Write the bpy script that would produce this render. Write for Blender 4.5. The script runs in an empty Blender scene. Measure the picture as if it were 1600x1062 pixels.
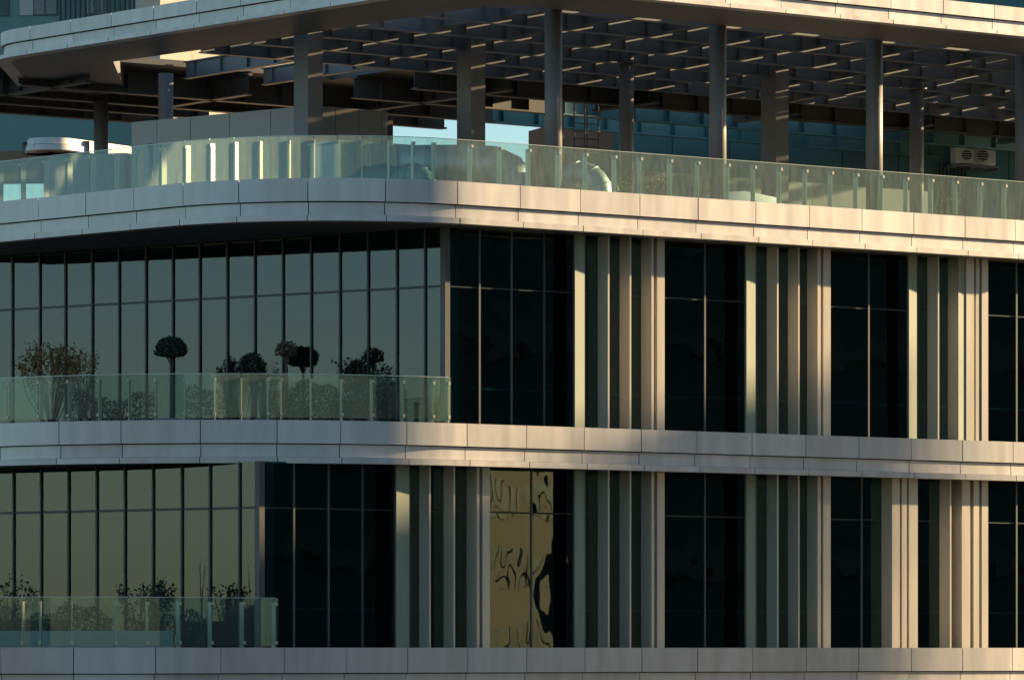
import bpy, bmesh, math, random
from mathutils import Vector
random.seed(7)
R = math.radians
scene = bpy.context.scene
C = bpy.data.collections.new('place'); scene.collection.children.link(C)

# ------------------------------------------------------------ camera, sky, sun
F, PXC, HY, EYE = 7920.0, 800.0, 1015.0, 12.0      # focal length in photo pixels, horizon line, eye height
cam_d = bpy.data.cameras.new('camera'); cam = bpy.data.objects.new('camera', cam_d); C.objects.link(cam)
cam.location = (0, 0, EYE); cam.rotation_euler = (R(90), 0, 0)
cam_d.sensor_width = 36; cam_d.lens = F/1600*36; cam_d.shift_y = (HY-531)/1600
cam_d.clip_start = 1; cam_d.clip_end = 6000
scene.camera = cam
SUN_T, SUN_E = R(115), R(12)                       # angle from the viewer's side towards the right, elevation
sd = Vector((math.sin(SUN_T)*math.cos(SUN_E), -math.cos(SUN_T)*math.cos(SUN_E), math.sin(SUN_E)))
w = bpy.data.worlds.new('World'); scene.world = w; w.use_nodes = True
nt = w.node_tree; sky = nt.nodes.new('ShaderNodeTexSky'); sky.sky_type = 'NISHITA'; sky.sun_disc = False
sky.sun_elevation = SUN_E; sky.sun_rotation = math.atan2(sd.x, sd.y)
sky.air_density = 1.0; sky.dust_density = 0.3; sky.ozone_density = 2.0
bg = nt.nodes['Background']; bg.inputs['Strength'].default_value = 0.066
wb = nt.nodes.new('ShaderNodeMix'); wb.data_type = 'RGBA'; wb.blend_type = 'MULTIPLY'; wb.inputs[0].default_value = 1
wb.inputs[7].default_value = (.87, 1.0, 1.05, 1)      # cool white balance of the whole sky
nt.links.new(sky.outputs[0], wb.inputs[6]); nt.links.new(wb.outputs[2], bg.inputs[0])
sl = bpy.data.lights.new('sun', 'SUN'); sl.energy = 5.0; sl.angle = R(0.6); sl.color = (1.0, 0.72, 0.40)
so = bpy.data.objects.new('sun', sl); C.objects.link(so); so.rotation_euler = sd.to_track_quat('Z', 'Y').to_euler()
so.location = sd*300
vs = scene.view_settings; vs.view_transform = 'Standard'; vs.look = 'None'; vs.gamma = 1; vs.exposure = 1.45
vs.use_curve_mapping = False

# ------------------------------------------------------------ materials
M = {}
def nodes(name):
    m = bpy.data.materials.new(name); m.use_nodes = True; M[name] = m
    return m, m.node_tree, m.node_tree.nodes['Principled BSDF']
def mat(name, col, rough=.5, metal=0., var=.0, noise=.0, nscale=(1,1,1), spec=.5, bump=0., bscale=40, islands=False):
    """plain surface: per-object variation (var), soft mottling (noise), fine relief (bump)"""
    m, t, p = nodes(name); N = t.nodes.new; L = t.links.new
    p.inputs['Roughness'].default_value = rough; p.inputs['Metallic'].default_value = metal
    p.inputs['Specular IOR Level'].default_value = spec
    rgb = N('ShaderNodeRGB'); rgb.outputs[0].default_value = (*col, 1); out = rgb.outputs[0]
    if var or islands:
        if islands: src = N('ShaderNodeNewGeometry').outputs['Random Per Island']
        else: src = N('ShaderNodeObjectInfo').outputs['Random']
        mr = N('ShaderNodeMapRange'); mr.inputs[3].default_value = 1-var; mr.inputs[4].default_value = 1+var; L(src, mr.inputs[0])
        mx = N('ShaderNodeMix'); mx.data_type = 'RGBA'; mx.blend_type = 'MULTIPLY'; mx.inputs[0].default_value = 1
        L(out, mx.inputs[6]); L(mr.outputs[0], mx.inputs[7]); out = mx.outputs[2]
    if noise:
        tc = N('ShaderNodeTexCoord'); mp = N('ShaderNodeMapping'); mp.inputs['Scale'].default_value = nscale
        nz = N('ShaderNodeTexNoise'); nz.inputs['Scale'].default_value = 1; nz.inputs['Detail'].default_value = 6
        L(tc.outputs['Object'], mp.inputs[0]); L(mp.outputs[0], nz.inputs[0])
        mr = N('ShaderNodeMapRange'); mr.inputs[1].default_value = .3; mr.inputs[2].default_value = .7
        mr.inputs[3].default_value = 1-noise; mr.inputs[4].default_value = 1+noise*.5; L(nz.outputs[0], mr.inputs[0])
        mx = N('ShaderNodeMix'); mx.data_type = 'RGBA'; mx.blend_type = 'MULTIPLY'; mx.inputs[0].default_value = 1
        L(out, mx.inputs[6]); L(mr.outputs[0], mx.inputs[7]); out = mx.outputs[2]
        mr2 = N('ShaderNodeMapRange'); mr2.inputs[3].default_value = rough*.85; mr2.inputs[4].default_value = min(1, rough*1.2)
        L(nz.outputs[0], mr2.inputs[0]); L(mr2.outputs[0], p.inputs['Roughness'])
    if bump:
        tc = N('ShaderNodeTexCoord'); nz = N('ShaderNodeTexNoise'); nz.inputs['Scale'].default_value = bscale; nz.inputs['Detail'].default_value = 3
        bp = N('ShaderNodeBump'); bp.inputs['Strength'].default_value = bump; bp.inputs['Distance'].default_value = .05
        L(tc.outputs['Object'], nz.inputs[0]); L(nz.outputs[0], bp.inputs['Height']); L(bp.outputs[0], p.inputs['Normal'])
    L(out, p.inputs['Base Color']); return m
def glass(name, tint, ior, wav=0., gcol=(.90,.98,.97), dust=0., dustcol=(.6,.7,.62), wscale=(.6,.6,.35)):
    m, t, p = nodes(name); N = t.nodes.new; L = t.links.new; t.nodes.remove(p)
    out = t.nodes['Material Output']
    tr = N('ShaderNodeBsdfTransparent'); tr.inputs[0].default_value = (*tint, 1)
    gl = N('ShaderNodeBsdfGlossy'); gl.inputs['Roughness'].default_value = .015; gl.inputs[0].default_value = (*gcol,1)
    fr = N('ShaderNodeFresnel'); fr.inputs[0].default_value = ior
    ge = N('ShaderNodeNewGeometry'); iv = N('ShaderNodeMath'); iv.operation = 'SUBTRACT'; iv.inputs[0].default_value = 1; L(ge.outputs['Backfacing'], iv.inputs[1])
    mu = N('ShaderNodeMath'); mu.operation = 'MULTIPLY'; L(fr.outputs[0], mu.inputs[0]); L(iv.outputs[0], mu.inputs[1])
    mx = N('ShaderNodeMixShader'); L(mu.outputs[0], mx.inputs[0]); L(tr.outputs[0], mx.inputs[1]); L(gl.outputs[0], mx.inputs[2])
    tc = N('ShaderNodeTexCoord')
    if wav:
        mp = N('ShaderNodeMapping'); mp.inputs['Scale'].default_value = wscale
        oi = N('ShaderNodeObjectInfo'); ad = N('ShaderNodeVectorMath'); ad.operation = 'SCALE'; ad.inputs['Scale'].default_value = 1
        nz = N('ShaderNodeTexNoise'); nz.noise_dimensions = '4D'; nz.inputs['Scale'].default_value = 1; nz.inputs['Detail'].default_value = 1.5
        ml = N('ShaderNodeMath'); ml.operation = 'MULTIPLY'; ml.inputs[1].default_value = 17; L(oi.outputs['Random'], ml.inputs[0]); L(ml.outputs[0], nz.inputs['W'])
        L(tc.outputs['Object'], mp.inputs[0]); L(mp.outputs[0], nz.inputs['Vector'])
        bp = N('ShaderNodeBump'); bp.inputs['Strength'].default_value = 1; bp.inputs['Distance'].default_value = wav
        L(nz.outputs[0], bp.inputs['Height']); L(bp.outputs[0], gl.inputs['Normal'])
    last = mx
    if dust:
        df = N('ShaderNodeBsdfDiffuse'); df.inputs[0].default_value = (*dustcol, 1)
        tl = N('ShaderNodeBsdfTranslucent'); tl.inputs[0].default_value = (*dustcol, 1)
        a = N('ShaderNodeMixShader'); a.inputs[0].default_value = .3; L(df.outputs[0], a.inputs[1]); L(tl.outputs[0], a.inputs[2])
        mp = N('ShaderNodeMapping'); mp.inputs['Scale'].default_value = (5, 5, .9)
        nz = N('ShaderNodeTexNoise'); nz.inputs['Scale'].default_value = 2; nz.inputs['Detail'].default_value = 5
        L(tc.outputs['Object'], mp.inputs[0]); L(mp.outputs[0], nz.inputs[0])
        mr = N('ShaderNodeMapRange'); mr.inputs[1].default_value = .3; mr.inputs[2].default_value = .75
        mr.inputs[3].default_value = dust*.7; mr.inputs[4].default_value = dust*1.35; L(nz.outputs[0], mr.inputs[0])
        b = N('ShaderNodeMixShader'); L(mr.outputs[0], b.inputs[0]); L(mx.outputs[0], b.inputs[1]); L(a.outputs[0], b.inputs[2]); last = b
    L(last.outputs[0], out.inputs[0]); return m

mat('panel', (.58,.565,.55), .42, .35, var=.075, noise=.15, nscale=(2.6,2.6,.4))
mat('panel_back', (.03,.03,.03), .8)
mat('fin_metal', (.70,.64,.54), .32, .35, var=.04, noise=.06, nscale=(3,3,.3))
mat('frame_dark', (.05,.06,.06), .4, .4)
mat('frame_grey', (.30,.31,.31), .4, .5, var=.05)
mat('frame_mid', (.10,.11,.11), .45, .3, var=.05)
mat('concrete', (.32,.31,.30), .85, noise=.15, nscale=(.8,.8,.8))
mat('steel_paint', (.15,.16,.165), .45, .2, var=.06, noise=.12, nscale=(1.2,1.2,.5))
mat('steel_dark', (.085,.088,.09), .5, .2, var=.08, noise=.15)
mat('column_paint', (.17,.16,.155), .45, .1, noise=.10, nscale=(2,2,.3))
mat('louver', (.10,.105,.11), .45, .3, var=.10)
mat('stainless', (.52,.48,.39), .38, .25, var=.05)
mat('rail_edge', (.60,.68,.62), .25, .1)
mat('galvanised', (.40,.44,.44), .5, .6, noise=.25, nscale=(2.5,2.5,2.5), bump=.25, bscale=5)
mat('wall_panel', (.27,.255,.24), .38, .35, var=.05, noise=.12, nscale=(.7,.7,.5))
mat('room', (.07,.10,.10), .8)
mat('blind', (.23,.25,.24), .9, var=.03)
mat('white_paint', (.72,.72,.70), .5, noise=.06)
mat('tower_teal', (.085,.20,.205), .35, .2, var=.10, noise=.08)
mat('tower_frame', (.06,.09,.095), .5)
mat('tower_beige', (.62,.52,.42), .8, var=.03, noise=.15, nscale=(.3,.3,.3))
mat('neighbour', (.11,.145,.15), .7, noise=.2, nscale=(.2,.2,.2))
mat('neighbour_light', (.70,.58,.40), .8, noise=.12, nscale=(.5,.5,.5))
mat('asphalt', (.05,.05,.05), .9, noise=.2, nscale=(.5,.5,.5))
mat('bark', (.11,.08,.055), .9, noise=.3, nscale=(9,9,3))
mat('leaf_green', (.06,.10,.035), .6, var=.45, islands=True)
mat('leaf_dark', (.025,.048,.026), .6, var=.45, islands=True)
mat('leaf_autumn', (.22,.12,.03), .7, var=.5, islands=True)
mat('leaf_grass', (.12,.15,.045), .65, var=.45, islands=True)
mat('leaf_yellow', (.25,.24,.05), .6, var=.4, islands=True)
mat('planter', (.42,.43,.42), .7, noise=.1)
mat('planter_wood', (.16,.075,.04), .7, noise=.2)
mat('soil', (.05,.035,.025), 1)
mat('black_grille', (.02,.02,.02), .6)
glass('glass_dark', (.28,.47,.49), 1.62, wav=.020, wscale=(.9,.9,.55), gcol=(.78,1.0,.90))
glass('glass_left', (.40,.46,.44), 1.66, wav=.0012, gcol=(.90,1.0,1.10))
glass('glass_rail_clear', (.78,.90,.86), 1.5, dust=.055, dustcol=(.66,.74,.66))
glass('glass_tower', (.10,.2,.2), 1.8, wav=.004)
glass('glass_rail', (.80,.93,.90), 1.5, dust=.15, dustcol=(.66,.74,.68))
mat('blade', (.27,.31,.24), .6, .0, spec=.2, noise=.12, nscale=(4,4,.5))
# soffit boards: fine joint lines
m, t, p = nodes('soffit'); p.inputs['Roughness'].default_value = .5; p.inputs['Metallic'].default_value = .2
tc = t.nodes.new('ShaderNodeTexCoord'); mp = t.nodes.new('ShaderNodeMapping'); mp.inputs['Rotation'].default_value = (0,0,R(-37))
wv = t.nodes.new('ShaderNodeTexWave'); wv.wave_type = 'BANDS'; wv.bands_direction = 'Y'; wv.inputs['Scale'].default_value = 1.2
cr = t.nodes.new('ShaderNodeValToRGB'); cr.color_ramp.elements[0].color = (.05,.05,.05,1); cr.color_ramp.elements[1].position = .12
cr.color_ramp.elements[1].color = (.18,.175,.17,1)
t.links.new(tc.outputs['Object'], mp.inputs[0]); t.links.new(mp.outputs[0], wv.inputs[0]); t.links.new(wv.outputs[0], cr.inputs[0])
t.links.new(cr.outputs[0], p.inputs['Base Color'])

# ------------------------------------------------------------ helpers
class MB:
    def __init__(s): s.v = []; s.f = []
    def add(s, v, f):
        o = len(s.v); s.v += [tuple(x) for x in v]; s.f += [tuple(i+o for i in q) for q in f]; return s
    def hull8(s, p):   # 8 points: bottom 0-3 ccw, top 4-7
        return s.add(p, [(3,2,1,0),(4,5,6,7),(0,1,5,4),(1,2,6,5),(2,3,7,6),(3,0,4,7)])
    def box(s, x0,x1,y0,y1,z0,z1):
        return s.hull8([(x0,y0,z0),(x1,y0,z0),(x1,y1,z0),(x0,y1,z0),(x0,y0,z1),(x1,y0,z1),(x1,y1,z1),(x0,y1,z1)])
    def obox(s, o, a, b, u0,u1,v0,v1,z0,z1):   # box in a plan frame: origin o, unit axes a, b
        q = [(u0,v0),(u1,v0),(u1,v1),(u0,v1)]
        P = [(o[0]+a[0]*u+b[0]*v, o[1]+a[1]*u+b[1]*v) for u,v in q]
        return s.hull8([(x,y,z0) for x,y in P]+[(x,y,z1) for x,y in P])
    def prism(s, poly, z0, z1):
        n = len(poly)
        return s.add([(x,y,z0) for x,y in poly]+[(x,y,z1) for x,y in poly],
                     [tuple(range(n-1,-1,-1)), tuple(range(n,2*n))]+[(i,(i+1)%n,n+(i+1)%n,n+i) for i in range(n)])
    def tube(s, pts, rad, seg=12, caps=True):
        pts = [Vector(p) for p in pts]; n = len(pts); rs = rad if isinstance(rad,(list,tuple)) else [rad]*n
        V = []; prev = None
        for i,p in enumerate(pts):
            d = (pts[min(i+1,n-1)]-pts[max(i-1,0)]).normalized()
            if prev is None: a = d.orthogonal().normalized()
            else: a = (prev-d*prev.dot(d)).normalized()
            prev = a; b = d.cross(a)
            V += [p+(a*math.cos(2*math.pi*k/seg)+b*math.sin(2*math.pi*k/seg))*rs[i] for k in range(seg)]
        Fc = [(i*seg+k, i*seg+(k+1)%seg, (i+1)*seg+(k+1)%seg, (i+1)*seg+k) for i in range(n-1) for k in range(seg)]
        if caps: Fc += [tuple(range(seg-1,-1,-1)), tuple((n-1)*seg+k for k in range(seg))]
        return s.add(V, Fc)
    def mesh(s, name):
        me = bpy.data.meshes.new(name); me.from_pydata(s.v, [], s.f)
        if len(s.f) < 400 or name not in ('foliage', 'crown'):      # outward normals on every closed piece
            bm = bmesh.new(); bm.from_mesh(me); bmesh.ops.recalc_face_normals(bm, faces=bm.faces); bm.to_mesh(me); bm.free()
        me.update(); return me
    def build(s, name, m, parent=None, smooth=False):
        me = s.mesh(name); me.materials.append(M[m])
        if smooth:
            me.polygons.foreach_set('use_smooth', [len(p.vertices) <= 4 for p in me.polygons])
        o = bpy.data.objects.new(name, me); C.objects.link(o); o.parent = parent
        if parent: o.matrix_parent_inverse = INV.get(parent.name, parent.matrix_world.inverted())
        return o
INV = {}
def tag(o, label, cat, group=None, kind=None):
    if label: o['label'] = label
    if cat: o['category'] = cat
    if group: o['group'] = group
    if kind: o['kind'] = kind
    return o
def thing(name, label, cat, loc=(0,0,0), group=None):
    o = bpy.data.objects.new(name, None); C.objects.link(o); o.location = loc; o.empty_display_size = .5
    from mathutils import Matrix
    INV[o.name] = Matrix.Translation(Vector(loc)).inverted()
    return tag(o, label, cat, group)
def sub(name, parent):      # a grouping part without a mesh of its own
    o = bpy.data.objects.new(name, None); C.objects.link(o); o.parent = parent; o.empty_display_size = .2
    o.matrix_parent_inverse = INV[parent.name]
    from mathutils import Matrix
    INV[o.name] = Matrix.Identity(4); return o
def struct(o): o['kind'] = 'structure'; return o
def Z(h): return EYE+h
def at(px, z): return ((px-PXC)/F*z, z)
def hz(y, z): return (HY-y)/F*z        # height above the eye of photo row y at depth z

class Path:
    """plan outline with filleted corners, walked from left to right, outside = right-hand side (towards the viewer)"""
    def __init__(s, pts, rad):
        s.segs = []; P = [Vector(p) for p in pts]; start = P[0]
        for i in range(1, len(P)-1):
            d0 = (P[i]-P[i-1]).normalized(); d1 = (P[i+1]-P[i]).normalized()
            cr = d0.x*d1.y-d0.y*d1.x; ang = math.atan2(cr, d0.dot(d1)); r = rad[i-1]; T = r*math.tan(abs(ang)/2)
            a = P[i]-d0*T; b = P[i]+d1*T; sg = 1 if ang > 0 else -1
            s.segs.append(('l', start, d0, (a-start).length))
            nl = Vector((-d0.y, d0.x))*sg; cen = a+nl*r
            s.segs.append(('a', cen, a-cen, r*abs(ang), sg, r)); start = b
        d = (P[-1]-start); s.segs.append(('l', start, d.normalized(), d.length))
        s.L = sum(g[3] for g in s.segs)
    def ev(s, q, off=0.):
        k = 0
        while k < len(s.segs)-1 and q > s.segs[k][3]: q -= s.segs[k][3]; k += 1
        g = s.segs[k]
        if g[0] == 'l':
            p = g[1]+g[2]*q; d = g[2]
        else:
            a = q/g[5]*g[4]; c, n = math.cos(a), math.sin(a); v = g[2]
            v2 = Vector((v.x*c-v.y*n, v.x*n+v.y*c)); p = g[1]+v2; d = Vector((-v2.y, v2.x)).normalized()*g[4]
        n = Vector((d.y, -d.x)); p = p-n*off
        return p, d, n
    def at_px(s, px, off=0., lo=0., hi=None):
        hi = s.L if hi is None else hi
        for _ in range(60):
            m = (lo+hi)/2; p = s.ev(m, off)[0]
            if PXC+F*p.x/p.y < px: lo = m
            else: hi = m
        return (lo+hi)/2
    def samples(s, s0, s1, step=R(3)):
        out = [s0]; acc = 0
        for g in s.segs:
            a, b = acc, acc+g[3]; acc = b
            lo, hi = max(a, s0), min(b, s1)
            if hi-lo < 1e-4: continue
            n = 1 if g[0] == 'l' else max(1, math.ceil((hi-lo)/g[5]/step))
            out += [lo+(hi-lo)*(i+1)/n for i in range(n)]
        res = [out[0]]
        for x in out[1:]:
            if x-res[-1] > 1e-4: res.append(x)
        return res
def sweep(mb, path, s0, s1, prof, step=R(3)):
    """closed profile of (inward offset, height) swept along a path, capped"""
    ss = path.samples(s0, s1, step); n = len(prof); V = []
    for q in ss:
        for off, h in prof:
            p = path.ev(q, off)[0]; V.append((p.x, p.y, Z(h)))
    Fc = []
    for i in range(len(ss)-1):
        for k in range(n):
            Fc.append((i*n+k, i*n+(k+1)%n, (i+1)*n+(k+1)%n, (i+1)*n+k))
    Fc += [tuple(range(n-1,-1,-1)), tuple((len(ss)-1)*n+k for k in range(n))]
    return mb.add(V, Fc)
def rect(o0, o1, h0, h1): return [(o0,h0),(o0,h1),(o1,h1),(o1,h0)]

# ------------------------------------------------------------ outlines in plan
AR, AL = R(37), R(50)
dR = Vector((math.cos(AR), math.sin(AR))); nR = Vector((dR.y, -dR.x)); vR = -nR
dL = Vector((-math.cos(AL), math.sin(AL)))
P0 = Vector((0.2, 123.75))                                 # a point of the right-hand front at band C
hB, hC, hD, hE = .06, 5.48, 11.30, 17.07
cC = P0-dR*8.87
AC = R(38)
pathC = Path([cC+Vector((-math.cos(AC), math.sin(AC)))*24, cC, P0+dR*34], [9.0])
P0D = P0+nR*.25
AD = R(46); dLD = Vector((-math.cos(AD), math.sin(AD)))
cD = P0D-dR*6.6
pathD = Path([cD+dLD*30, cD, P0D+dR*34], [5.6])
cB = P0-dR*13.3
pathB = Path([cB+Vector((-math.cos(AC), math.sin(AC)))*22, cB, P0+dR*34], [5.0])
PE = Vector((3.37, 127.2)); cE = Vector((-.78, 124.07))
def onE(x): k = (x-cE.x)/dL.x; return cE+dL*k
eL = onE(-14.2)
pathE = Path([(-34,149), (-14.2,149), eL, cE, PE+dR*32], [.7, 2.3, 4.0])
sE0 = 21.5

GS = .95                                                     # setback of the glass behind the bands
G0 = P0-nR*GS
def gR(px, off=0.):                                          # distance along the right-hand glass line for a photo column, off = outwards
    o = G0+nR*off; k = (px-PXC)/F
    return (k*o.y-o.x)/(dR.x-k*dR.y)
def gp(u, off=0.): return G0+dR*u+nR*off

# ------------------------------------------------------------ ground and street (below the frame)
g = MB().add([(-3000,-3000,0),(3000,-3000,0),(3000,5000,0),(-3000,5000,0)], [(0,1,2,3)]).build('ground', 'asphalt'); struct(g)

# ------------------------------------------------------------ the office building
bld = thing('office_building', 'curved office building with pale metal bands, dark glass and vertical metal fins', 'building', (0,135,0))

def extend(lst, lo, hi):
    l = list(lst)
    while l[0] > lo: l.insert(0, l[0]-(l[1]-l[0])*.98)
    while l[-1] < hi: l.append(l[-1]+(l[-1]-l[-2])*.985)
    return l
def band(path, parent, top, joints, rows, lo=0., label=None):
    """backing core + one object for each cladding panel; rows = (front offset, back offset, h0, h1) below top"""
    core = MB(); s0 = path.at_px(joints[0], 0, lo); s1 = path.at_px(joints[-1], 0, lo)
    sweep(core, path, s0+.01, s1-.01, rect(.16, .6, top+rows[-1][2]+.02, top-.02))
    b = core.build('fascia_band', 'panel_back', parent); INV[b.name] = b.matrix_parent_inverse.inverted() @ b.matrix_parent_inverse
    if label: b['label'] = label
    for o0, o1, h0, h1 in rows:
        for a, c in zip(joints[:-1], joints[1:]):
            q0 = path.at_px(a, 0, lo)+.011; q1 = path.at_px(c, 0, lo)-.011; mb = MB()
            j = random.uniform(-.004, .004)
            sweep(mb, path, q0, q1, rect(o0+j, o1, top+h0, top+h1), R(.7))
            mb.build('panel', 'panel', b)
    return b
rows3 = [(0,.06,-.55,0), (.09,.15,-.875,-.575), (-.12,.3,-1.03,-.888)]
jD = extend([60,134,209,286,373,481,602,715,813,907,1000,1091,1181,1265,1347,1428,1508,1587], -110, 1700)
jC = extend([-3,92,189,313,433,532,636,730,823,913,1002,1089,1175,1259,1342,1424,1504,1583], -110, 1700)
jB = extend([0,115,243,345,444,541,637,731,823,914,1003,1090,1176,1260,1342,1424,1504,1582], -110, 1700)
band(pathD, bld, hD, jD, rows3)
band(pathC, bld, hC, jC, rows3)
band(pathB, bld, hB, jB, [(0,.06,-.6,0), (.09,.15,-1.0,-.625), (-.12,.3,-1.15,-1.013)])

def slab(path, top, bot, name='floor_slab', m='soffit', ends=(-170,1800)):
    s0 = path.at_px(ends[0]); s1 = path.at_px(ends[1])
    pts = [path.ev(q, .31)[0] for q in path.samples(s0, s1)]
    poly = [(p.x,p.y) for p in pts]+[(pts[-1].x+vR.x*24, pts[-1].y+vR.y*24),(pts[0].x+2, pts[-1].y+vR.y*24)]
    return MB().prism(poly, Z(bot), Z(top)).build(name, m, bld)
slab(pathD, hD-.12, hD-1.0); slab(pathC, hC-.12, hC-1.0); slab(pathB, hB-.12, hB-1.1)

# storeys: left-hand glass (reflective, blinds), right-hand glass with fins
def storey(h0, h1, end_px, left_m, panes_right, trans_h, side):
    top, bot = h1, h0
    zc = gp(gR(end_px)); dl = Vector((-math.cos(AR), math.sin(AR))); nl = Vector((-dl.y, dl.x))
    if nl.y > 0: nl = -nl
    wl = sub('glass_wall', bld)
    def lk(px): k = (px-PXC)/F; return (k*zc.y-zc.x)/(dl.x-k*dl.y)
    ms = extend(left_m, -140, left_m[-1])
    us = [lk(x) for x in ms]+[0.0]
    for a, b in zip(us[:-1], us[1:]):
        lo, hi = min(a,b)+.025, max(a,b)-.025
        if hi-lo < .1: continue
        for z0, z1 in ((bot, trans_h-.03), (trans_h+.03, top)):
            MB().obox(zc, dl, nl, lo, hi, -.02, 0, Z(z0), Z(z1)).build('glass_pane', 'glass_left', wl)
    for u in us[:-1]:
        MB().obox(zc, dl, nl, u-.024, u+.024, -.1, .045, Z(bot), Z(top)).build('mullion', 'frame_dark', wl)
    MB().obox(zc, dl, nl, min(us), max(us), -.06, .012, Z(trans_h-.03), Z(trans_h+.03)).build('transom', 'frame_dark', wl)
    MB().obox(zc, dl, nl, min(us), max(us), -.5, -.48, Z(bot), Z(top-.02)).build('blind', 'blind', wl)
    # corner post
    MB().obox(zc, dl, nl, -.0, .2, -.1, -.004, Z(bot), Z(top)).build('corner_post', 'frame_grey', wl)
    MB().obox(G0, dR, nR, gR(end_px)-.05, gR(end_px)+.10, -.2, .03, Z(bot), Z(top)).build('corner_post', 'frame_mid', wl)
    return zc
lm_CD = [20,63,103,145,187,229,271,313,356,399,443,487,532,576,621,665]
lm_BC = [22,65,108,152,196,240,285,329,375]
storey(hC-.12, hD-1.0, 697, lm_CD, None, 8.87, 0)
storey(hB-.12, hC-1.0, 407, lm_BC, None, 3.38, 0)

def front(h0, h1, trans, mull, fins, pil, strips, start):
    wr = sub('fin_front', bld); b, t = Z(h0), Z(h1); end = gR(1752)
    edges = sorted([gR(start)]+[gR(x) for x in mull]+[end])
    solid = [(gR(a), gR(c)) for a, c, *_ in strips]
    for a, c in zip(edges[:-1], edges[1:]):
        lo, hi = a+.03, c-.03
        if hi-lo < .08: continue
        isS = any(abs(a-s0) < .12 for s0, s1 in solid)
        for z0, z1 in ((b, Z(trans-.02)), (Z(trans+.02), t)):
            MB().obox(G0, dR, nR, lo, hi, -.02, 0, z0, z1).build('glass_pane', 'glass_dark', wr)
    for x in mull:
        u = gR(x)
        MB().obox(G0, dR, nR, u-.026, u+.026, -.08, .02, b, t).build('mullion', 'frame_mid', wr)
    MB().obox(G0, dR, nR, gR(start), end, -.05, -.021, Z(trans-.02), Z(trans+.02)).build('transom', 'frame_dark', wr)
    MB().obox(G0, dR, nR, gR(start), end, -.30, -.24, Z(h0+1.02), Z(h0+1.08)).build('guard_rail', 'frame_grey', wr)
    for a, c in [(x[0]+2.5, x[1]-.5) for x in strips]:      # narrow blades added off the glass, catching sun in place of a bright reflection
        A, B_ = gp(gR(a,.45),.45), gp(gR(c,.38),.38); w_ = (B_-A).normalized(); m_ = Vector((-w_.y, w_.x))
        MB().prism([tuple(A), tuple(B_), tuple(B_+m_*.03), tuple(A+m_*.03)], b, t).build('reflection_blade', 'blade', wr)
    for x in fins:
        u = gR(x)
        MB().obox(G0, dR, nR, u-.0, u+.05, .002, .41, b, t).build('fin', 'fin_metal', wr)
    for ribs in pil:                     # pilasters: (px of left edge at the front, px right, outwards)
        for a, c, off in ribs:
            u0, u1 = gR(a, off), gR(c, off)
            MB().obox(G0, dR, nR, u0, u1, .003, off, b, t).build('pilaster', 'fin_metal', wr)
def pilA(x): return [(x,x+2.6,.42),(x+2.7,x+9,.24),(x+9.1,x+20.5,.40)]
front(hC-.12, hD-1.0, 8.87,
      [749,799,850,896,914,1101,1164,1181,1357,1418,1433,1495,1588,1630,1680],
      [934,968,1003,1198,1231,1264,1449,1481,1690,1720],
      [pilA(1018), pilA(1277.5), [(1510,1522,.42),(1522.3,1525,.30),(1525.2,1530.5,.40),(1530.7,1534,.28),(1534.2,1544,.42)]],
      [(896,914),(1164,1181),(1418,1433),(1495,1510)], 699)
front(hB-.12, hC-1.0, 3.38,
      [459,513,566,617,640,830,896,914,1101,1164,1181,1346,1588,1630,1680],
      [655,693,731,934,968,1004,1198,1231,1264,1468,1690,1720],
      [pilA(745), pilA(1018), pilA(1277.5), [(1394,1406,.42),(1406.3,1409,.28),(1409.2,1417,.42),(1417.3,1420,.28),(1420.3,1434,.42)],
       [(1503,1516,.42),(1516.3,1521,.25),(1521.3,1530,.42),(1530.3,1534,.28),(1534.3,1544,.42)]],
      [(617,640),(896,914),(1164,1181)], 408)
# dim rooms behind the glass: back walls, inner columns
for h0, h1, px in ((hC-.12, hD-1.0, 697), (hB-.12, hC-1.0, 407)):
    u0 = gR(px)
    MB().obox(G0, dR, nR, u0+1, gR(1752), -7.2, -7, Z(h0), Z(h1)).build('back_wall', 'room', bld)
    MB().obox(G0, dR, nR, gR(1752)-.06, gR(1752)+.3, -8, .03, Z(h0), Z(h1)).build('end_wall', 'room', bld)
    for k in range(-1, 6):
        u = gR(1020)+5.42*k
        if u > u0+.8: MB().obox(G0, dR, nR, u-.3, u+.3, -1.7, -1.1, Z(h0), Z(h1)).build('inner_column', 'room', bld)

# ------------------------------------------------------------ roof canopy over the terrace
can = thing('roof_canopy', 'rooftop steel canopy with pale metal edge band and slatted deck on columns', 'canopy', (6,140,Z(hD-.12)))
jE = extend([-1,47,110,174,240,307,376,449,521,595,670,750,845,950,1048,1137,1224,1309,1392,1474,1554], -1, 1720)
band(pathE, can, hE, jE, [(0,.06,-.36,0), (.09,.15,-.65,-.382), (-.10,.3,-.77,-.66)], lo=sE0)
# the far-left wing of the canopy edge
core = MB(); sweep(core, pathE, 8, sE0+2, rect(.16,.5,hE-.75,hE-.02)); fb = core.build('fascia_band', 'panel_back', can)
INV[fb.name] = bpy.data.objects['camera'].matrix_world.Identity(4)
sx = [8+1.7*i for i in range(20)]; sEnd = pathE.at_px(jE[0], 0, sE0)
sx = [q for q in sx if q < sEnd-.6]+[sEnd]
for o0,o1,h0,h1 in [(0,.06,-.36,0), (.09,.15,-.65,-.382), (-.10,.3,-.77,-.66)]:
    for a, c in zip(sx[:-1], sx[1:]):
        sweep(mb := MB(), pathE, a+.011, c-.011, rect(o0,o1,hE+h0,hE+h1), R(4)); mb.build('panel', 'panel', fb)
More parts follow.
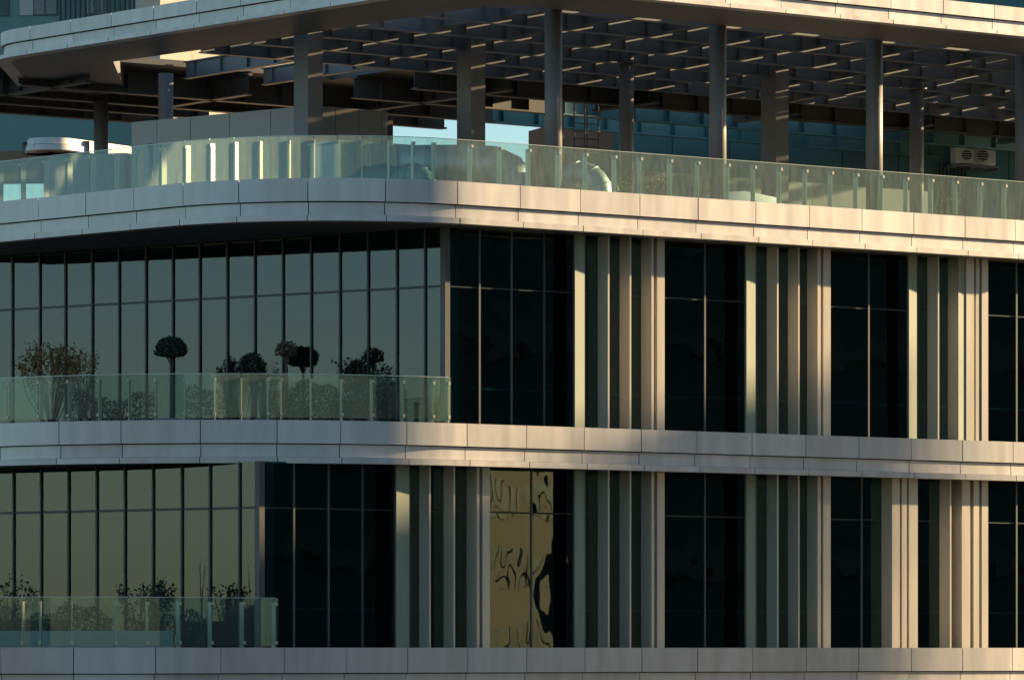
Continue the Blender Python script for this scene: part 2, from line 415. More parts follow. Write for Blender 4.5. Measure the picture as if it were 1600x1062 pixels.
# soffit of the edge: a strip along the outline, wide round the left end
sA = pathE.at_px(178, 0, sE0); sB = pathE.at_px(1730, 0, sE0)
ss = pathE.samples(sA, sB); outer = [pathE.ev(q,.31)[0] for q in ss]; inner = [pathE.ev(q,2.95)[0] for q in ss]
for i in range(len(ss)-1):
    pass
hs = hE-.765
V = [(p.x,p.y,Z(hs)) for p in outer]+[(p.x,p.y,Z(hs)) for p in inner]+[(p.x,p.y,Z(hs+.5)) for p in outer]+[(p.x,p.y,Z(hs+.5)) for p in inner]
n = len(ss); Fc = []
for i in range(n-1):
    Fc += [(i,i+1,n+i+1,n+i), (2*n+i,3*n+i,3*n+i+1,2*n+i+1), (n+i,n+i+1,3*n+i+1,3*n+i)]
MB().add(V, Fc).build('soffit', 'soffit', can)
s2 = pathE.samples(16, sA); pl = [pathE.ev(q,.31)[0] for q in s2]
poly = [(p.x,p.y) for p in pl]+[(inner[0].x,inner[0].y), (-11.06,140.6), (-11.27,147.5), (-12.2,149.2), (-13.4,150.4), (-15.2,151.6), (-18,152.2)]
MB().prism(poly, Z(hs-.003), Z(hs+.45)).build('soffit', 'soffit', can)

def uE(u, v): return PE+dR*u+vR*v
def ob(name, m, u0,u1,v0,v1,h0,h1, par=can): return MB().obox(PE, dR, vR, u0,u1,v0,v1, Z(h0), Z(h1)).build(name, m, par)
def ibeam_mb(o, a, b, u0, u1, v, hb, ht, w=.24, tf=.035):      # I-section running along a, centred at v on b
    mb = MB()
    mb.obox(o,a,b,u0,u1,v-w/2,v+w/2,Z(hb),Z(hb+tf)); mb.obox(o,a,b,u0,u1,v-w/2,v+w/2,Z(ht-tf),Z(ht))
    mb.obox(o,a,b,u0,u1,v-.012,v+.012,Z(hb+tf+.001),Z(ht-tf-.001))
    u = u0+.9
    while u < u1-.3:      # web stiffeners
        mb.obox(o,a,b,u,u+.02,v-w*.45,v-.013,Z(hb+tf+.001),Z(ht-tf-.001)); mb.obox(o,a,b,u,u+.02,v+.013,v+w*.45,Z(hb+tf+.001),Z(ht-tf-.001)); u += 1.355
    return mb
def round_col(name, u, v, r, top, collar=None):
    p = uE(u, v); mb = MB(); mb.tube([(p.x,p.y,Z(hD-.12)),(p.x,p.y,Z(top))], r, 28)
    c = mb.build(name, 'column_paint', can, True); INV[c.name] = bpy.data.objects['camera'].matrix_world.Identity(4)
    MB().tube([(p.x,p.y,Z(hD-.12)),(p.x,p.y,Z(hD-.06))], r*1.5, 20).build('base_plate', 'steel_dark', c)
    if collar: MB().tube([(p.x,p.y,Z(collar)),(p.x,p.y,Z(collar+.03))], r*1.55, 28).build('collar', 'steel_dark', c)
    return c
for k in range(0, 6): round_col('round_column', -.53+5.42*k, 3.14, .225, hs+.02)
UI = [8.84+5.42*k for k in range(-2, 5)]
for i, u in enumerate(UI):
    if i in (0, 1, 3, 5):
        o = ob('box_column', 'column_paint', u-.24, u+.24, 12-.33, 12+.33, hD-.12, 16.98)
        INV[o.name] = bpy.data.objects['camera'].matrix_world.Identity(4)
        for du in (-.30,.30):
            for k in range(2):
                for j in range(4):
                    MB().obox(PE,dR,vR, u+du*1.55+k*.09*(1 if du>0 else -1)-.014, u+du*1.55+k*.09*(1 if du>0 else -1)+.014, 11.96,12.04, Z(16.55+.085*j), Z(16.58+.085*j)).build('bolt','steel_paint',o)
    else: round_col('round_column', u, 12, .205, 16.98, 16.42)
for px, y in ((259,121),(158,151)):
    z = F*16.3/(HY-y); x = (px-PXC)/F*z; d = Vector((x,z))-PE
    round_col('round_column', d.dot(dR), d.dot(vR), .215, 16.4)
U0, U1 = -2.2, 32
VP = [4.0, 6.9, 9.6, 12.0, 14.4, 16.9]
for v in VP: ibeam_mb(PE,dR,vR,U0,U1,v,16.40,16.98).build('beam','steel_paint',can)
for k in range(-1, 14):
    u = 8.84+2.71*(k-4)
    if u < U0: continue
    ibeam_mb(PE,vR,dR,3.2,16.9,u,16.60,16.97,.18).build('beam','steel_paint',can)
# slatted deck: blades running across, open slots between them
me = None
step, bw = .88, .58
for r, (v0, v1) in enumerate(zip(VP[:-1], VP[1:])):
    u = U0+.2+(r%2)*.1
    k = 0
    while u < U1-1:
        q = uE(u, v0+.05); L = v1-v0-.1
        if me is None or r != lr:
            b = MB(); b.obox((0,0),dR,vR,0,bw,0,L,0,.03); me = b.mesh('louver_blade'); me.materials.append(M['louver']); lr = r
        if not (u < 0 and r < 2):
            o = bpy.data.objects.new('louver_blade', me); C.objects.link(o); o.location = (q.x,q.y,Z(17.0)); o.parent = can
            o.matrix_parent_inverse = INV[can.name]
        u += step; k += 1
# solid dark roof further in, with deep beams below
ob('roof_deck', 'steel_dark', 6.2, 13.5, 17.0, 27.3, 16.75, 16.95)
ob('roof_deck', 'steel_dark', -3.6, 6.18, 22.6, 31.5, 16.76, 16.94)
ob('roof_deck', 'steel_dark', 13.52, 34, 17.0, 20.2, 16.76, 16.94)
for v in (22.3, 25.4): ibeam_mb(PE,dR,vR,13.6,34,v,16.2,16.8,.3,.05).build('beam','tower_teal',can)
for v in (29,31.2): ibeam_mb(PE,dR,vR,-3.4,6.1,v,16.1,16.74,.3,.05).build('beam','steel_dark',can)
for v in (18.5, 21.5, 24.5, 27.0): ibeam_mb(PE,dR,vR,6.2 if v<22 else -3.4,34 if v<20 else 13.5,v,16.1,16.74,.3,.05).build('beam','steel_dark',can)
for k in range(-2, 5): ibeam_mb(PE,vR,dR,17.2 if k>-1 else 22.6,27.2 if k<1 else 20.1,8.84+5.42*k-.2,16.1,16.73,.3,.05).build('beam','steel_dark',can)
for v0, v1, u in ((17,22.5,1.0),(17,22.5,3.7)): ibeam_mb(PE,vR,dR,v0,v1,u,16.4,16.9,.2).build('beam','steel_paint',can)

# ------------------------------------------------------------ balustrades
def balustrade(path, top, joints, h0, h1, label, off=.13, gm='glass_rail', post='stainless'):
    s_a, s_b = path.at_px(joints[0], off), path.at_px(joints[-1], off)
    m = path.ev((s_a+s_b)/2, off)[0]
    t = thing('glass_balustrade', label, 'balustrade', (m.x, m.y, Z(top)))
    qs = [path.at_px(x, off) for x in joints]
    for a, c in zip(qs[:-1], qs[1:]):
        mb = MB(); sweep(mb, path, a+.008, c-.008, rect(off, off+.016, top+h0, top+h1), R(4)); gpn = mb.build('glass_panel', gm, t)
        INV[gpn.name] = bpy.data.objects['camera'].matrix_world.Identity(4)
        mb = MB(); sweep(mb, path, a+.008, c-.008, rect(off-.004, off+.02, top+h1+.001, top+h1+.016), R(4)); mb.build('edge_cap', 'rail_edge', gpn)
    mb = MB(); sweep(mb, path, qs[0], qs[-1], rect(off+.03, off+.2, top-.11, top-.02), R(4)); mb.build('base_channel', 'frame_grey', t)
    for q in qs:
        p, d, n_ = path.ev(q, off)
        o = MB().obox(p, d, -n_, -.012, .012, .04, .19, Z(top-.1), Z(top+h1-.09)).build('post', post, t)
        INV[o.name] = bpy.data.objects['camera'].matrix_world.Identity(4)
        for hh in ([h1-.17] if h0 < .02 else [h1-.17, h0+.05]):
            MB().obox(p, d, -n_, -.03, .03, -.012, .075, Z(top+hh), Z(top+hh+.07)).build('clamp', post, o)
    return t, qs
bj = [31,67,104,140,177,214,251,289,328,366,405,451,490,527,567,609,647,680,738,784,829,875,918,963,1003,1050,1093,1140]
bj = extend(bj, -90, 1140)
while bj[-1] < 1700: bj.append(bj[-1]+40.8*(1-(bj[-1]-1140)*.00018))
balustrade(pathD, hD, bj, .0, 1.02, 'long pale green glass balustrade along the roof terrace edge under the canopy')
cj = extend([12,60,105,153,200,242,287,335,377,419,440,487,535,583,631,678,702], -90, 702)
tC, qC = balustrade(pathC, hC, cj, .07, 1.10, 'glass balustrade of the middle terrace in front of the clipped trees', .16, 'glass_rail_clear')
bjB = extend([-20,34,62,112,182,232,282,332,382,432], -90, 432)
tB, qB = balustrade(pathB, hB, bjB, .03, 1.16, 'teal glass balustrade of the lowest terrace with bushes behind', .16, 'glass_rail_clear')
for t, path, qs, top, h0, h1 in ((tC, pathC, qC, hC, .07, 1.10), (tB, pathB, qB, hB, .03, 1.16)):   # the returns to the facade
    p, d, n_ = path.ev(qs[-1]+.05, .16)
    MB().obox(p, d, -n_, .0, .016, .02, .78, Z(top+h0), Z(top+h1)).build('glass_panel', 'glass_rail_clear', t)

# ------------------------------------------------------------ things on the roof terrace
FL = hD-.12
def rt(px, v): # point on the roof plan: photo column and depth behind the canopy edge
    k = (px-PXC)/F; o = PE+vR*v
    return (k*o.y-o.x)/(dR.x-k*dR.y)
# panel-clad plant room, corner near column 478
uc = rt(488, 14.5); pc = uE(uc, 14.5)
pr = thing('plant_room', 'grey panel clad plant room behind the big square column', 'plant room', (pc.x,pc.y,Z(FL)))
htop = hz(165, pc.y)
MB().add([], []).box(0,0,0,0,0,0) if False else None
a2 = Vector((-math.cos(R(40)), math.sin(R(40)))); b2 = Vector((-a2.y, a2.x)); b2 = b2 if b2.y < 0 else -b2
u_end = rt(606, 14.5)-uc
core = MB().obox(pc, a2, b2, .05, 6.9, -3.4, -.04, Z(FL), Z(htop-.02)).obox(pc, dR, vR, .05, u_end-.03, .04, 2.6, Z(FL), Z(htop-.02)).build('wall_core', 'panel_back', pr)
k2 = 0
for e in (0, 1.55, 3.1, 4.6, 5.9):
    e1 = min(6.9, {0:1.55,1.55:3.1,3.1:4.6,4.6:5.9,5.9:6.9}[e])
    MB().obox(pc, a2, b2, e+.008, e1-.008, -.035, 0, Z(FL), Z(htop)).build('panel', 'wall_panel', pr)
e = 0.0
while e < u_end-.05:
    e1 = min(u_end, e+.78)
    MB().obox(pc, dR, vR, e+.008, e1-.008, 0, .035, Z(FL), Z(htop)).build('panel', 'wall_panel', pr); e = e1
MB().obox(pc, dR, vR, u_end-.03, u_end, .04, 2.6, Z(FL), Z(htop)).build('panel', 'wall_panel', pr)
# long low service wall
ua, ub = rt(985, 15.5), rt(1458, 15.5)
p1 = uE(ua, 15.5)
lw = thing('service_wall', 'long low brown grey panel wall behind the right hand columns', 'wall', (p1.x,p1.y,Z(FL)))
k = 0; e = ua
MB().obox(PE, dR, vR, ua, ub, 15.54, 15.9, Z(FL), Z(13.85)).build('wall_core', 'panel_back', lw)
while e < ub-.05:
    e1 = min(ub, e+2.3); MB().obox(PE, dR, vR, e+.01, e1-.01, 15.5, 15.538, Z(FL), Z(13.88)).build('panel', 'wall_panel', lw); e = e1
# parapet box on the left
p1 = at(130, 143); d1 = Vector((math.cos(R(8)), math.sin(R(8))))
lb = MB().obox(Vector(at(75,146)), Vector((math.cos(R(-28)), math.sin(R(-28)))), Vector((math.sin(R(28)), math.cos(R(28)))), 0, 2.6, 0, 1.2, Z(FL), Z(hz(240,145))).build('parapet_box', 'concrete')
tag(lb, 'low grey concrete upstand left of the plant room behind glass', 'upstand')
# cream curved edge of the building far behind on the left
fe = thing('rear_terrace', 'cream curved terrace edge seen far behind the dark round column', 'terrace', (*at(130,165), 0))
pf = Path([at(420,150), at(300,158), at(47,163), at(20,170), at(140,185)], [2, 1.0, 1.2])
MBr = Path([at(20,172), at(46,159), at(330,167), at(420,170)], [.8, 3])
for q0 in range(0, 40):
    a, c = 10+q0*1.6, 10+q0*1.6+1.58
    if c > MBr.L: break
    sweep(mb := MB(), MBr, a, c, rect(0,.3, hz(241,162), hz(232,162)-.01)); mb.build('panel', 'white_paint', fe)
    sweep(mb := MB(), MBr, a, c, rect(.05,.3, hz(232,162)+.01, hz(222,162))); mb.build('panel', 'white_paint', fe)
sweep(mb := MB(), MBr, 10, MBr.L, rect(.31, 2, hz(241,162)-.02, hz(222,162)-.03)); mb.build('slab', 'concrete', fe)
# vent pipe
p1 = at(235, 131); vp = thing('vent_pipe', 'slim capped teal vent pipe standing behind the roof balustrade', 'pipe', (*p1, Z(FL)))
MB().tube([(*p1,Z(FL)),(*p1,Z(hz(228,131)))], .07, 14).build('pipe', 'tower_teal', vp, True)
MB().tube([(*p1,Z(hz(228,131))),(*p1,Z(hz(225,131)))], .11, 14).build('cap', 'tower_teal', vp, True)

def arc3(c, r, a0, a1, ax, up=(0,0,1), n=10):
    ax = Vector(ax).normalized(); up = Vector(up)
    return [Vector(c)+ax*(r*math.cos(a0+(a1-a0)*i/n))+up*(r*math.sin(a0+(a1-a0)*i/n)) for i in range(n+1)]
def duct(label, pts, r, name='air_duct', rings=True, m='galvanised'):
    t = thing(name, label, 'duct', (pts[0][0], pts[0][1], Z(FL)))
    MB().tube(pts, r, 24).build('duct_run', m, t, True)
    if rings:
        P = [Vector(p) for p in pts]; acc = 0
        for i in range(0, len(P)-1):
            d = (P[i+1]-P[i]); 
            if i % 2 == 0: MB().tube([P[i]-d.normalized()*.02, P[i]+d.normalized()*.02], r*1.05, 24).build('flange', m, t, True)
    return t
zb = Z(FL)
p = Vector((*at(600,129.0), zb+.62)); 
duct('teal grey bent duct low behind the corner of the roof balustrade', [p+Vector((-1.1,.5,-.55)), p+Vector((-.8,.35,-.15)), p+Vector((-.4,.15,.1)), p+Vector((0,0,.16)), p+Vector((.35,-.15,.05)), p+Vector((.6,-.3,-.25)), p+Vector((.75,-.4,-.6))], .42, m='tower_teal')
p = Vector((*at(650,127.6), zb+.5))
duct('short open mouthed teal duct elbow beside the bent duct', arc3(p+Vector((-.1,.3,-.15)), .42, R(150), R(-5), (.75,-.66,0)), .33, m='tower_teal')
p = Vector((*at(765,130.0), zb+1.22))
duct('large silver horizontal air duct with rounded end behind the glass', [p+Vector((-2.4,-.1,.0)), p+Vector((-1.4,-.05,.02)), p+Vector((-.5,0,.03)), p+Vector((.1,0,0)), p+Vector((.45,.05,-.15)), p+Vector((.62,.05,-.5)), p+Vector((.66,.05,-1.3))], .52)
p = Vector((*at(905,130.2), zb+.45))
duct('silver duct elbow turning down right of the front round column', arc3(p, .55, R(165), R(-10), (.93,-.35,0)), .36)
p = Vector((*at(825,130.2), zb+.3))
duct('small silver duct on the roof between two elbows', [p+Vector((-.9,.2,.0)), p+Vector((0,0,.05)), p+Vector((.7,-.1,.05)), p+Vector((1.0,-.1,-.3))], .27)
p = Vector((*at(1150,133.6), zb+.30))
duct('pale low tarpaulin covered duct behind the right hand balustrade', [p+Vector((-1.0,-.6,-.25)), p+Vector((-.6,-.4,.1)), p+Vector((.2,.1,.2)), p+Vector((.9,.6,.12)), p+Vector((1.2,.8,-.3))], .42, rings=False, m='white_paint')
# large galvanised box behind the curved glass
p = Vector(at(640,132.5)); bx_ = thing('air_handler', 'streaked grey metal air handling box behind the curved corner glass', 'air handler', (*p, zb))
for i in range(4):
    MB().obox(p, dR, vR, -2.2+i*1.02, -1.2+i*1.02, 0, 1.4, zb, zb+1.95).build('casing_panel', 'galvanised', bx_)
MB().obox(p, dR, vR, -2.25, 1.9, -.05, 1.45, zb+1.952, zb+2.01).build('lid', 'galvanised', bx_)
# caged ladder frame
p = Vector(at(916,139.5)); lad = thing('caged_ladder', 'dark steel ladder frame with cage between two round columns', 'ladder', (*p, zb))
hb, ht = FL, hz(160,139.5)
for i,(du,dv) in enumerate(((-.42,0),(-.05,0),(.42,0),(.42,.5),(-.42,.5))):
    q = p+dR*du+vR*dv; MB().tube([(*q,Z(hb)),(*q,Z(ht))], .022, 8).build('upright', 'steel_dark', lad)
for j in range(8):
    h = hb+.35+j*.42
    if h < ht:
        a, c = p+dR*-.42, p+dR*.42
        MB().tube([(*a,Z(h)),(*c,Z(h))], .016, 6).build('rung', 'steel_dark', lad)
for j in range(3):
    h = hb+2.2+j*.42
    if h < ht: MB().tube([(*(p+dR*(.42*math.cos(R(x)))-vR*(.42*math.sin(R(x)))),Z(h)) for x in range(0,181,20)], .014, 6).build('cage_hoop', 'steel_dark', lad)

# outdoor unit on a bracket and the teal building behind on the right
T0 = Vector(at(960,163)); dT = Vector((math.cos(R(20)), math.sin(R(20)))); nT = Vector((dT.y,-dT.x))
rb = thing('rear_building', 'shaded teal clad building behind the roof at the right', 'building', (*at(1520,170), 0))
uT = 0
cw = 2.0
MB().obox(T0, dT, nT, 0, 26, -8, -.04, 0, Z(hz(178,165))).build('wall_core', 'panel_back', rb)
for i in range(13):
    for j, (h0, h1) in enumerate(((6.0,11.8),(11.82,13.3),(13.32,14.8),(14.82,17.2))):
        MB().obox(T0, dT, nT, i*cw+.015, i*cw+cw-.015, -.04, 0, Z(h0), Z(h1)).build('panel', 'tower_teal', rb)
k = (1462-PXC)/F; ul = (k*T0.y-T0.x)/(dT.x-k*dT.y)
for i in range(9):
    MB().obox(T0, dT, nT, ul+i*.13, ul+i*.13+.05, .0, .09, Z(11.6), Z(16)).build('louver_slat', 'tower_frame', rb)
k = (1490-PXC)/F; ul = (k*T0.y-T0.x)/(dT.x-k*dT.y)
def acunit(px, y0, y1, label, w=.95):
    k = (px-PXC)/F; u = (k*T0.y-T0.x)/(dT.x-k*dT.y); q = T0+dT*u
    h0, h1 = hz(y1, q.y), hz(y0, q.y)
    t = thing('condenser_unit', label, 'condenser', (*q, Z(h0)), 'condensers on the rear building')
    MB().obox(q, dT, nT, 0, w, .35, .75, Z(h0), Z(h1)).build('casing', 'white_paint', t)
    c = q+dT*(w*.42)+nT*.752; r = (h1-h0)*.33; hm = (h0+h1)/2
    MB().tube([(c.x,c.y,Z(hm)), (c.x+nT.x*.012,c.y+nT.y*.012,Z(hm))], r, 20).build('fan_opening', 'black_grille', t)
    for i in range(7):
        hh = h0+(h1-h0)*(i+.5)/7.2
        MB().obox(q, dT, nT, .04, w-.04, .775, .79, Z(hh), Z(hh+.02)).build('grille_bar', 'white_paint', t)
    f = MB().obox(q, dT, nT, -.1, w+.1, .3, .8, Z(h0-.1), Z(h0-.03))
    for e in (-.08, w+.04): f.obox(q, dT, nT, e, e+.05, .0, .8, Z(h0-.16), Z(h0-.101))
    f.build('bracket', 'frame_grey', t)
acunit(1478, 232, 258, 'white air conditioner unit with fan, left of the pair on the teal building')
acunit(1506, 232, 260, 'white air conditioner unit partly hidden, right of the pair on the teal building', .8)

# tower rising behind the canopy
tw = thing('rear_tower', 'tall teal and beige tower block rising behind the canopy', 'building', (*at(300,178), 0))
W0 = Vector(at(-60,172)); dW = Vector((math.cos(R(-6)), math.sin(R(-6)))); nW = Vector((dW.y,-dW.x))
MB().obox(W0, dW, nW, -6, 6.8, -12, -.05, Z(16.9), Z(52)).build('tower_wall', 'tower_teal', tw)
def tu(px): k = (px-PXC)/F; return (k*W0.y-W0.x)/(dW.x-k*dW.y)
for i in range(16):
    u = tu(92)+i*.17; MB().obox(W0, dW, nW, u, u+.06, -.05, .06, Z(19.5), Z(30)).build('rib', 'tower_frame', tw)
for a, c, m in ((0,14,'tower_frame'),(31,52,'frame_grey'),(52,90,None),(134,168,None),(196,212,None),(212,232,None)):
    u0, u1 = tu(a), tu(c)
    for j in range(3):
        h0 = hz(26,172)+j*3.2; h1 = h0+2.4
        if m: MB().obox(W0, dW, nW, u0, u1, -.05, .03, Z(h0), Z(h1)).build('wall_panel', m, tw); continue
        f = MB().obox(W0, dW, nW, u0, u1, -.05, .015, Z(h0), Z(h1)).build('window', 'tower_frame', tw)
        INV[f.name] = bpy.data.objects['camera'].matrix_world.Identity(4)
        um = (u0+u1)/2
        for x0, x1 in ((u0+.04,um-.03),(um+.03,u1-.04)):
            for y0, y1 in ((h0+.04,h0+.9),(h0+.96,h1-.04)):
                MB().obox(W0, dW, nW, x0, x1, .016, .03, Z(y0), Z(y1)).build('pane', 'blind' if random.random() < .6 else 'glass_tower', f)
# its sunlit beige side behind the open part of the canopy
Q0 = Vector(at(250,170)); dQ = Vector((math.cos(R(48)), math.sin(R(48)))); nQ = Vector((dQ.y,-dQ.x))
for i in range(6):
    MB().obox(Q0, dQ, nQ, i*1.5+.01, i*1.5+1.49, -1.2, 0, 0, Z(24)).build('beige_wall', 'tower_beige', tw)
# tower glass above the canopy at the far right
X0 = Vector(at(1440,160))
for i in range(8):
    MB().obox(X0, dT, nT, i*1.2, i*1.2+1.18, -6, 0, Z(16.96), Z(30)).build('teal_panel', 'tower_teal', tw)

# ------------------------------------------------------------ planting
def leaves(mb, n, fn, size, aspect=.55, droop=0.):
    for _ in range(n):
        p = Vector(fn()); a = Vector((random.gauss(0,1),random.gauss(0,1),random.gauss(0,1)-droop)).normalized()
        b = a.orthogonal().normalized(); ang = random.random()*6.28; b = b*math.cos(ang)+a.cross(b)*math.sin(ang)
        s = size*random.uniform(.6,1.4); c = a.cross(b)*s*.12
        mb.add([p-a*s, p+b*s*aspect+c, p+a*s, p-b*s*aspect+c], [(0,1,2,3)])
    return mb
def stems(mb, base, tips, r):
    for tp in tips:
        m_ = (Vector(base)+Vector(tp))/2+Vector((random.gauss(0,.06),random.gauss(0,.06),.08))
        mb.tube([base, m_, tp], [r, r*.65, r*.2], 5)
    return mb
def topiary(label, px, z, ytop, ybot, wpx, leafm, floor, group=None, n=2600, flat=.78):
    s = F/z; p = at(px, z); rw = wpx/2/s; ht, hb = hz(ytop,z), hz(ybot,z); cz = Z((ht+hb)/2); rh = (ht-hb)/2
    t = thing('topiary_tree', label, 'tree', (*p, Z(floor)), group)
    mb = MB(); mb.tube([(*p,Z(floor)),(p[0]+.02,p[1],Z(floor+.8)),(*p,cz)], [.055,.045,.035], 8)
    for k in range(7):
        a = k*.9; mb.tube([(*p,Z(hb)-.12), (p[0]+math.cos(a)*rw*.5, p[1]+math.sin(a)*rw*.5, cz)], [.02,.008], 5)
    mb.build('trunk', 'bark', t)
    def f():
        while True:
            v = Vector((random.uniform(-1,1),random.uniform(-1,1),random.uniform(-1,1)))
            if v.length < 1 and (v.length > .45): break
        zz = v.z if v.z > -.35 else -.35+(v.z+.35)*.3
        q = 1+.09*math.sin(5*math.atan2(v.y,v.x)+3*v.z)
        return (p[0]+v.x*rw*q, p[1]+v.y*rw*q, cz-rh*.45+(zz+.35)*rh*1.2)
    leaves(MB(), n, f, .045).build('crown', leafm, t); return t
def bush(name, label, cat, px, z, ytop, wpx, leafm, floor, n=500, st=12, size=.05, ybot=None, seed=1, group=None, sparse=1.0):
    random.seed(seed); s = F/z; p = at(px, z); rw = wpx/2/s; ht = hz(ytop,z); hb = floor if ybot is None else hz(ybot,z)
    t = thing(name, label, cat, (*p, Z(floor)), group)
    tips = []
    for i in range(st):
        a = random.uniform(-1,1); tips.append(Vector((p[0]+a*rw, p[1]+random.uniform(-.4,.4), Z(hb+(ht-hb)*random.uniform(.55,1.0)*(1-.25*a*a)))))
    stems(MB(), (*p,Z(floor)), tips, .018).build('stems', 'bark', t)
    def f():
        tp = random.choice(tips); k = 1-abs(random.gauss(0,.22))*sparse
        q = Vector((*p,Z(floor)))*(1-k)+tp*k; return q+Vector((random.gauss(0,.07),random.gauss(0,.07),random.gauss(0,.06)))
    leaves(MB(), n, f, size).build('foliage', leafm, t); return t
FC, FB = hC-.12, hB-.12
topiary('clipped mushroom shaped green tree on the middle terrace', 267, 125.5, 528, 563, 49, 'leaf_dark', FC)
topiary('dark clipped ball shrub half hidden by the glass right of the mushroom tree', 394, 124.6, 555, 605, 45, 'leaf_dark', FC)
random.seed(21)
topiary('small bare brown round headed tree on the middle terrace', 447, 124.4, 534, 560, 36, 'bark', FC, n=420)
bush('autumn_shrub', 'rust leaved spreading shrub at the left of the middle terrace', 'shrub', 80, 126.5, 533, 105, 'leaf_autumn', FC, 2200, 26, .038, seed=3, ybot=600)
bush('autumn_shrub', 'thin rust leaved shrub beside the larger rust shrub on its right', 'shrub', 128, 126, 541, 50, 'leaf_autumn', FC, 600, 16, .03, seed=4, ybot=600)
bush('leafy_shrub', 'dark green shrub above the glass at the right end of the middle terrace', 'shrub', 562, 124.8, 553, 75, 'leaf_dark', FC, 520, 14, .04, seed=5, ybot=600)
def hedge(name, label, px0, px1, z, ytop, leafm, floor, n, seed, size=.05):
    random.seed(seed); a, b = Vector(at(px0,z)), Vector(at(px1,z)); L = (b-a).length; ht = hz(ytop,z)
    t = thing(name, label, 'hedge', (*((a+b)/2), Z(floor)))
    mb = MB()
    for i in range(int(L*14)):
        q = a+(b-a)*random.random(); q = q+Vector((0,random.uniform(-.25,.25)))
        mb.tube([(*q,Z(floor)),(q.x+random.gauss(0,.06),q.y,Z(floor+(ht-floor)*random.uniform(.5,.95)))],[.012,.004],4)
    mb.build('stems','bark',t)
    def f():
        k = random.random(); q = a+(b-a)*k; top = floor+(ht-floor)*(.82+.13*math.sin(k*L*3.1+seed)+.06*math.sin(k*L*9))
        return (q.x, q.y+random.uniform(-.35,.35), Z(floor+(top-floor)*random.random()**.6))
    leaves(MB(), n, f, size, .35, .0).build('foliage', leafm, t)
hedge('reed_hedge', 'yellow green reedy hedge behind the curved middle balustrade', 420, 535, 124.2, 590, 'leaf_grass', FC, 2600, 11)
hedge('box_hedge', 'green bushy hedge behind the middle balustrade toward its right end', 537, 612, 124.6, 582, 'leaf_green', FC, 1300, 12)
hedge('box_hedge', 'dark green low hedge below the mushroom tree', 288, 375, 124.2, 600, 'leaf_green', FC, 1200, 13)
hedge('bramble_hedge', 'tangled brown and dark green brambles left of the mushroom tree', 110, 245, 123.9, 605, 'leaf_dark', FC, 1500, 14)
bush('leafy_shrub', 'dark branching shrub at the far left of the lowest terrace', 'shrub', 14, 121.5, 893, 85, 'leaf_dark', FB, 330, 16, .05, seed=8, ybot=960)
bush('leafy_shrub', 'dark shrub with long side branch on the lowest terrace', 'shrub', 222, 120.5, 903, 90, 'leaf_dark', FB, 420, 16, .045, seed=9, ybot=950)
bush('twiggy_shrub', 'thin tall twig plant in front of the grey glass, lowest terrace', 'plant', 318, 120, 868, 26, 'bark', FB, 30, 5, .02, seed=10, ybot=940)
hedge('box_hedge', 'dark green hedge in the planter at the left of the lowest terrace', 0, 175, 119.6, 938, 'leaf_green', FB, 2600, 15)
hedge('box_hedge', 'low dark hedge behind the right end of the lowest balustrade', 195, 322, 119.4, 950, 'leaf_dark', FB, 1500, 16)
def planter(label, px0, px1, z, h0, h1, m, rotd=0, dep=.7):
    a = Vector(at(px0,z)); b = Vector(at(px1,z)); d = (b-a).normalized(); nn = Vector((d.y,-d.x)); L = (b-a).length
    t = thing('planter_box', label, 'planter', (*((a+b)/2), Z(h0)))
    mb = MB(); mb.obox(a,d,nn,0,L,0,.05,Z(h0),Z(h1)).obox(a,d,nn,0,L,-dep,-dep+.05,Z(h0),Z(h1)).obox(a,d,nn,0,.05,-dep+.051,-.001,Z(h0),Z(h1)).obox(a,d,nn,L-.05,L,-dep+.051,-.001,Z(h0),Z(h1))
    mb.build('box', m, t); MB().obox(a,d,nn,.051,L-.051,-dep+.051,-.002,Z(h0),Z(h1-.05)).build('soil','soil',t)
planter('long pale planter kerb behind the lowest balustrade', -60, 270, 118.9, FB, hz(985,118.9), 'planter')
planter('red brown wooden planter box at the left of the lowest terrace', -60, 110, 119.9, FB, hz(968,119.9), 'planter_wood')
planter('pale long planter trough under the middle terrace hedges', 100, 620, 124.9, FC, FC+.35, 'planter')
# roof plants
bush('small_plant', 'small yellow green plant right behind the roof balustrade glass', 'plant', 972, 126.4, 270, 22, 'leaf_yellow', FL, 90, 7, .045, seed=17)
bush('small_plant', 'brown twiggy plant right of the yellow green plant on the roof', 'plant', 1030, 128.5, 256, 36, 'leaf_autumn', FL, 160, 12, .035, seed=18)
bush('small_plant', 'thin grassy plant near the right end of the roof balustrade', 'plant', 1484, 133.6, 288, 40, 'leaf_grass', FL, 150, 12, .03, seed=19)

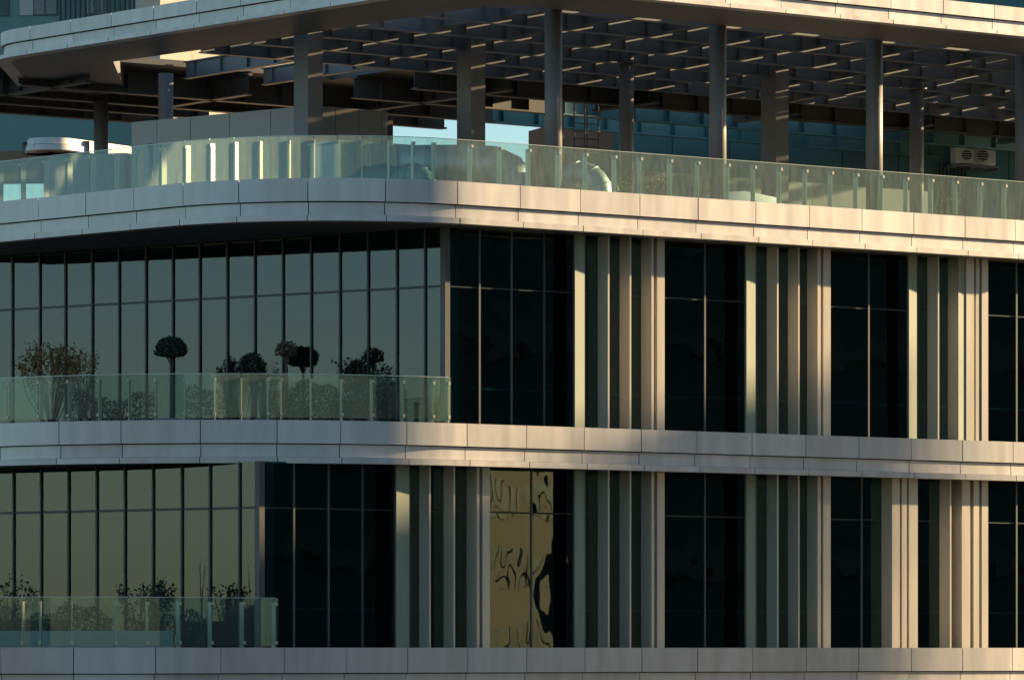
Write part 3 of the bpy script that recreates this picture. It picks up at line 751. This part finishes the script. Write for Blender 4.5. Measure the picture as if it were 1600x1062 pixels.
# ------------------------------------------------------------ across the street, beyond the frame: they shade and mirror in the glass
pv = Vector((-math.cos(SUN_T)*-1*0, 0)); sa = Vector((sd.x, sd.y)).normalized(); sp = Vector((-sa.y, sa.x))
def shade(name, label, K, v0, v1, dep, wtop, m):
    q = P0+sa*K; top = Z(wtop+K*math.tan(SUN_E))
    t = thing(name, label, 'building', (*q, 0))
    MB().obox(q, sp, sa, v0, v1, 0, dep, 0, top).build('wall', m, t)
    MB().obox(q, sp, sa, v0-.2, v1+.2, -.2, dep+.2, top+.002, top+.4).build('roof', 'concrete', t)
shade('neighbouring_building', 'low wide block down the street that keeps the lower band in shade', 120, -12, 2.9, 20, 3.6, 'neighbour')
shade('shade_tower', 'unseen slim tower added down the street to half shade the middle band', 142, .55, 2.85, 5, 4.6, 'neighbour')  # invented tower, shaped so its shadow half covers the middle band
o = P0+nR*42
t = thing('opposite_building', 'dark office block across the street mirrored in the glass', 'building', (*(o+dR*60), 0))
MB().obox(o, dR, nR, 8, 72, 0, 25, 0, 44).build('wall', 'neighbour', t)
for j in range(11):
    MB().obox(o, dR, nR, 8, 72, -.3, -.002, 3.2+j*3.9, 4.1+j*3.9).build('ledge', 'steel_paint', t)
# unseen block added on the left, beyond the frame, to darken the lowest band
t = thing('shading_block', 'unseen dark block added on the left to darken the lowest band', 'building', (-45,75,0))
MB().box(-66,-26,56,92,0,26).build('wall', 'neighbour', t); MB().box(-66.3,-25.7,55.7,92.3,26.002,26.5).build('roof', 'concrete', t)
# sunlit beige house mirrored in one pair of panes
q = gp(gR(802)); r = Vector((0,1)); r = r-2*r.dot(nR)*nR; q = q+r*32
fn = Vector((math.sin(R(183)), -math.cos(R(183)))); fd = Vector((-fn.y, fn.x))
t = thing('beige_house', 'sunlit beige house mirrored in one pair of lower panes', 'building', (*q, 0))
e0, e1 = q-fd*3.9, q+fd*3.4
MB().prism([tuple(e0), tuple(e1), tuple(e1+r*7), tuple(e0+r*7)], 0, Z(5.9)).build('wall', 'neighbour_light', t)
for j in range(7):
    for i in range(4):
        MB().obox(q, fd, fn, -3.4+i*1.75, -2.5+i*1.75, .001, .05, 3+j*2.2, 4.1+j*2.2).build('window', 'frame_dark', t)
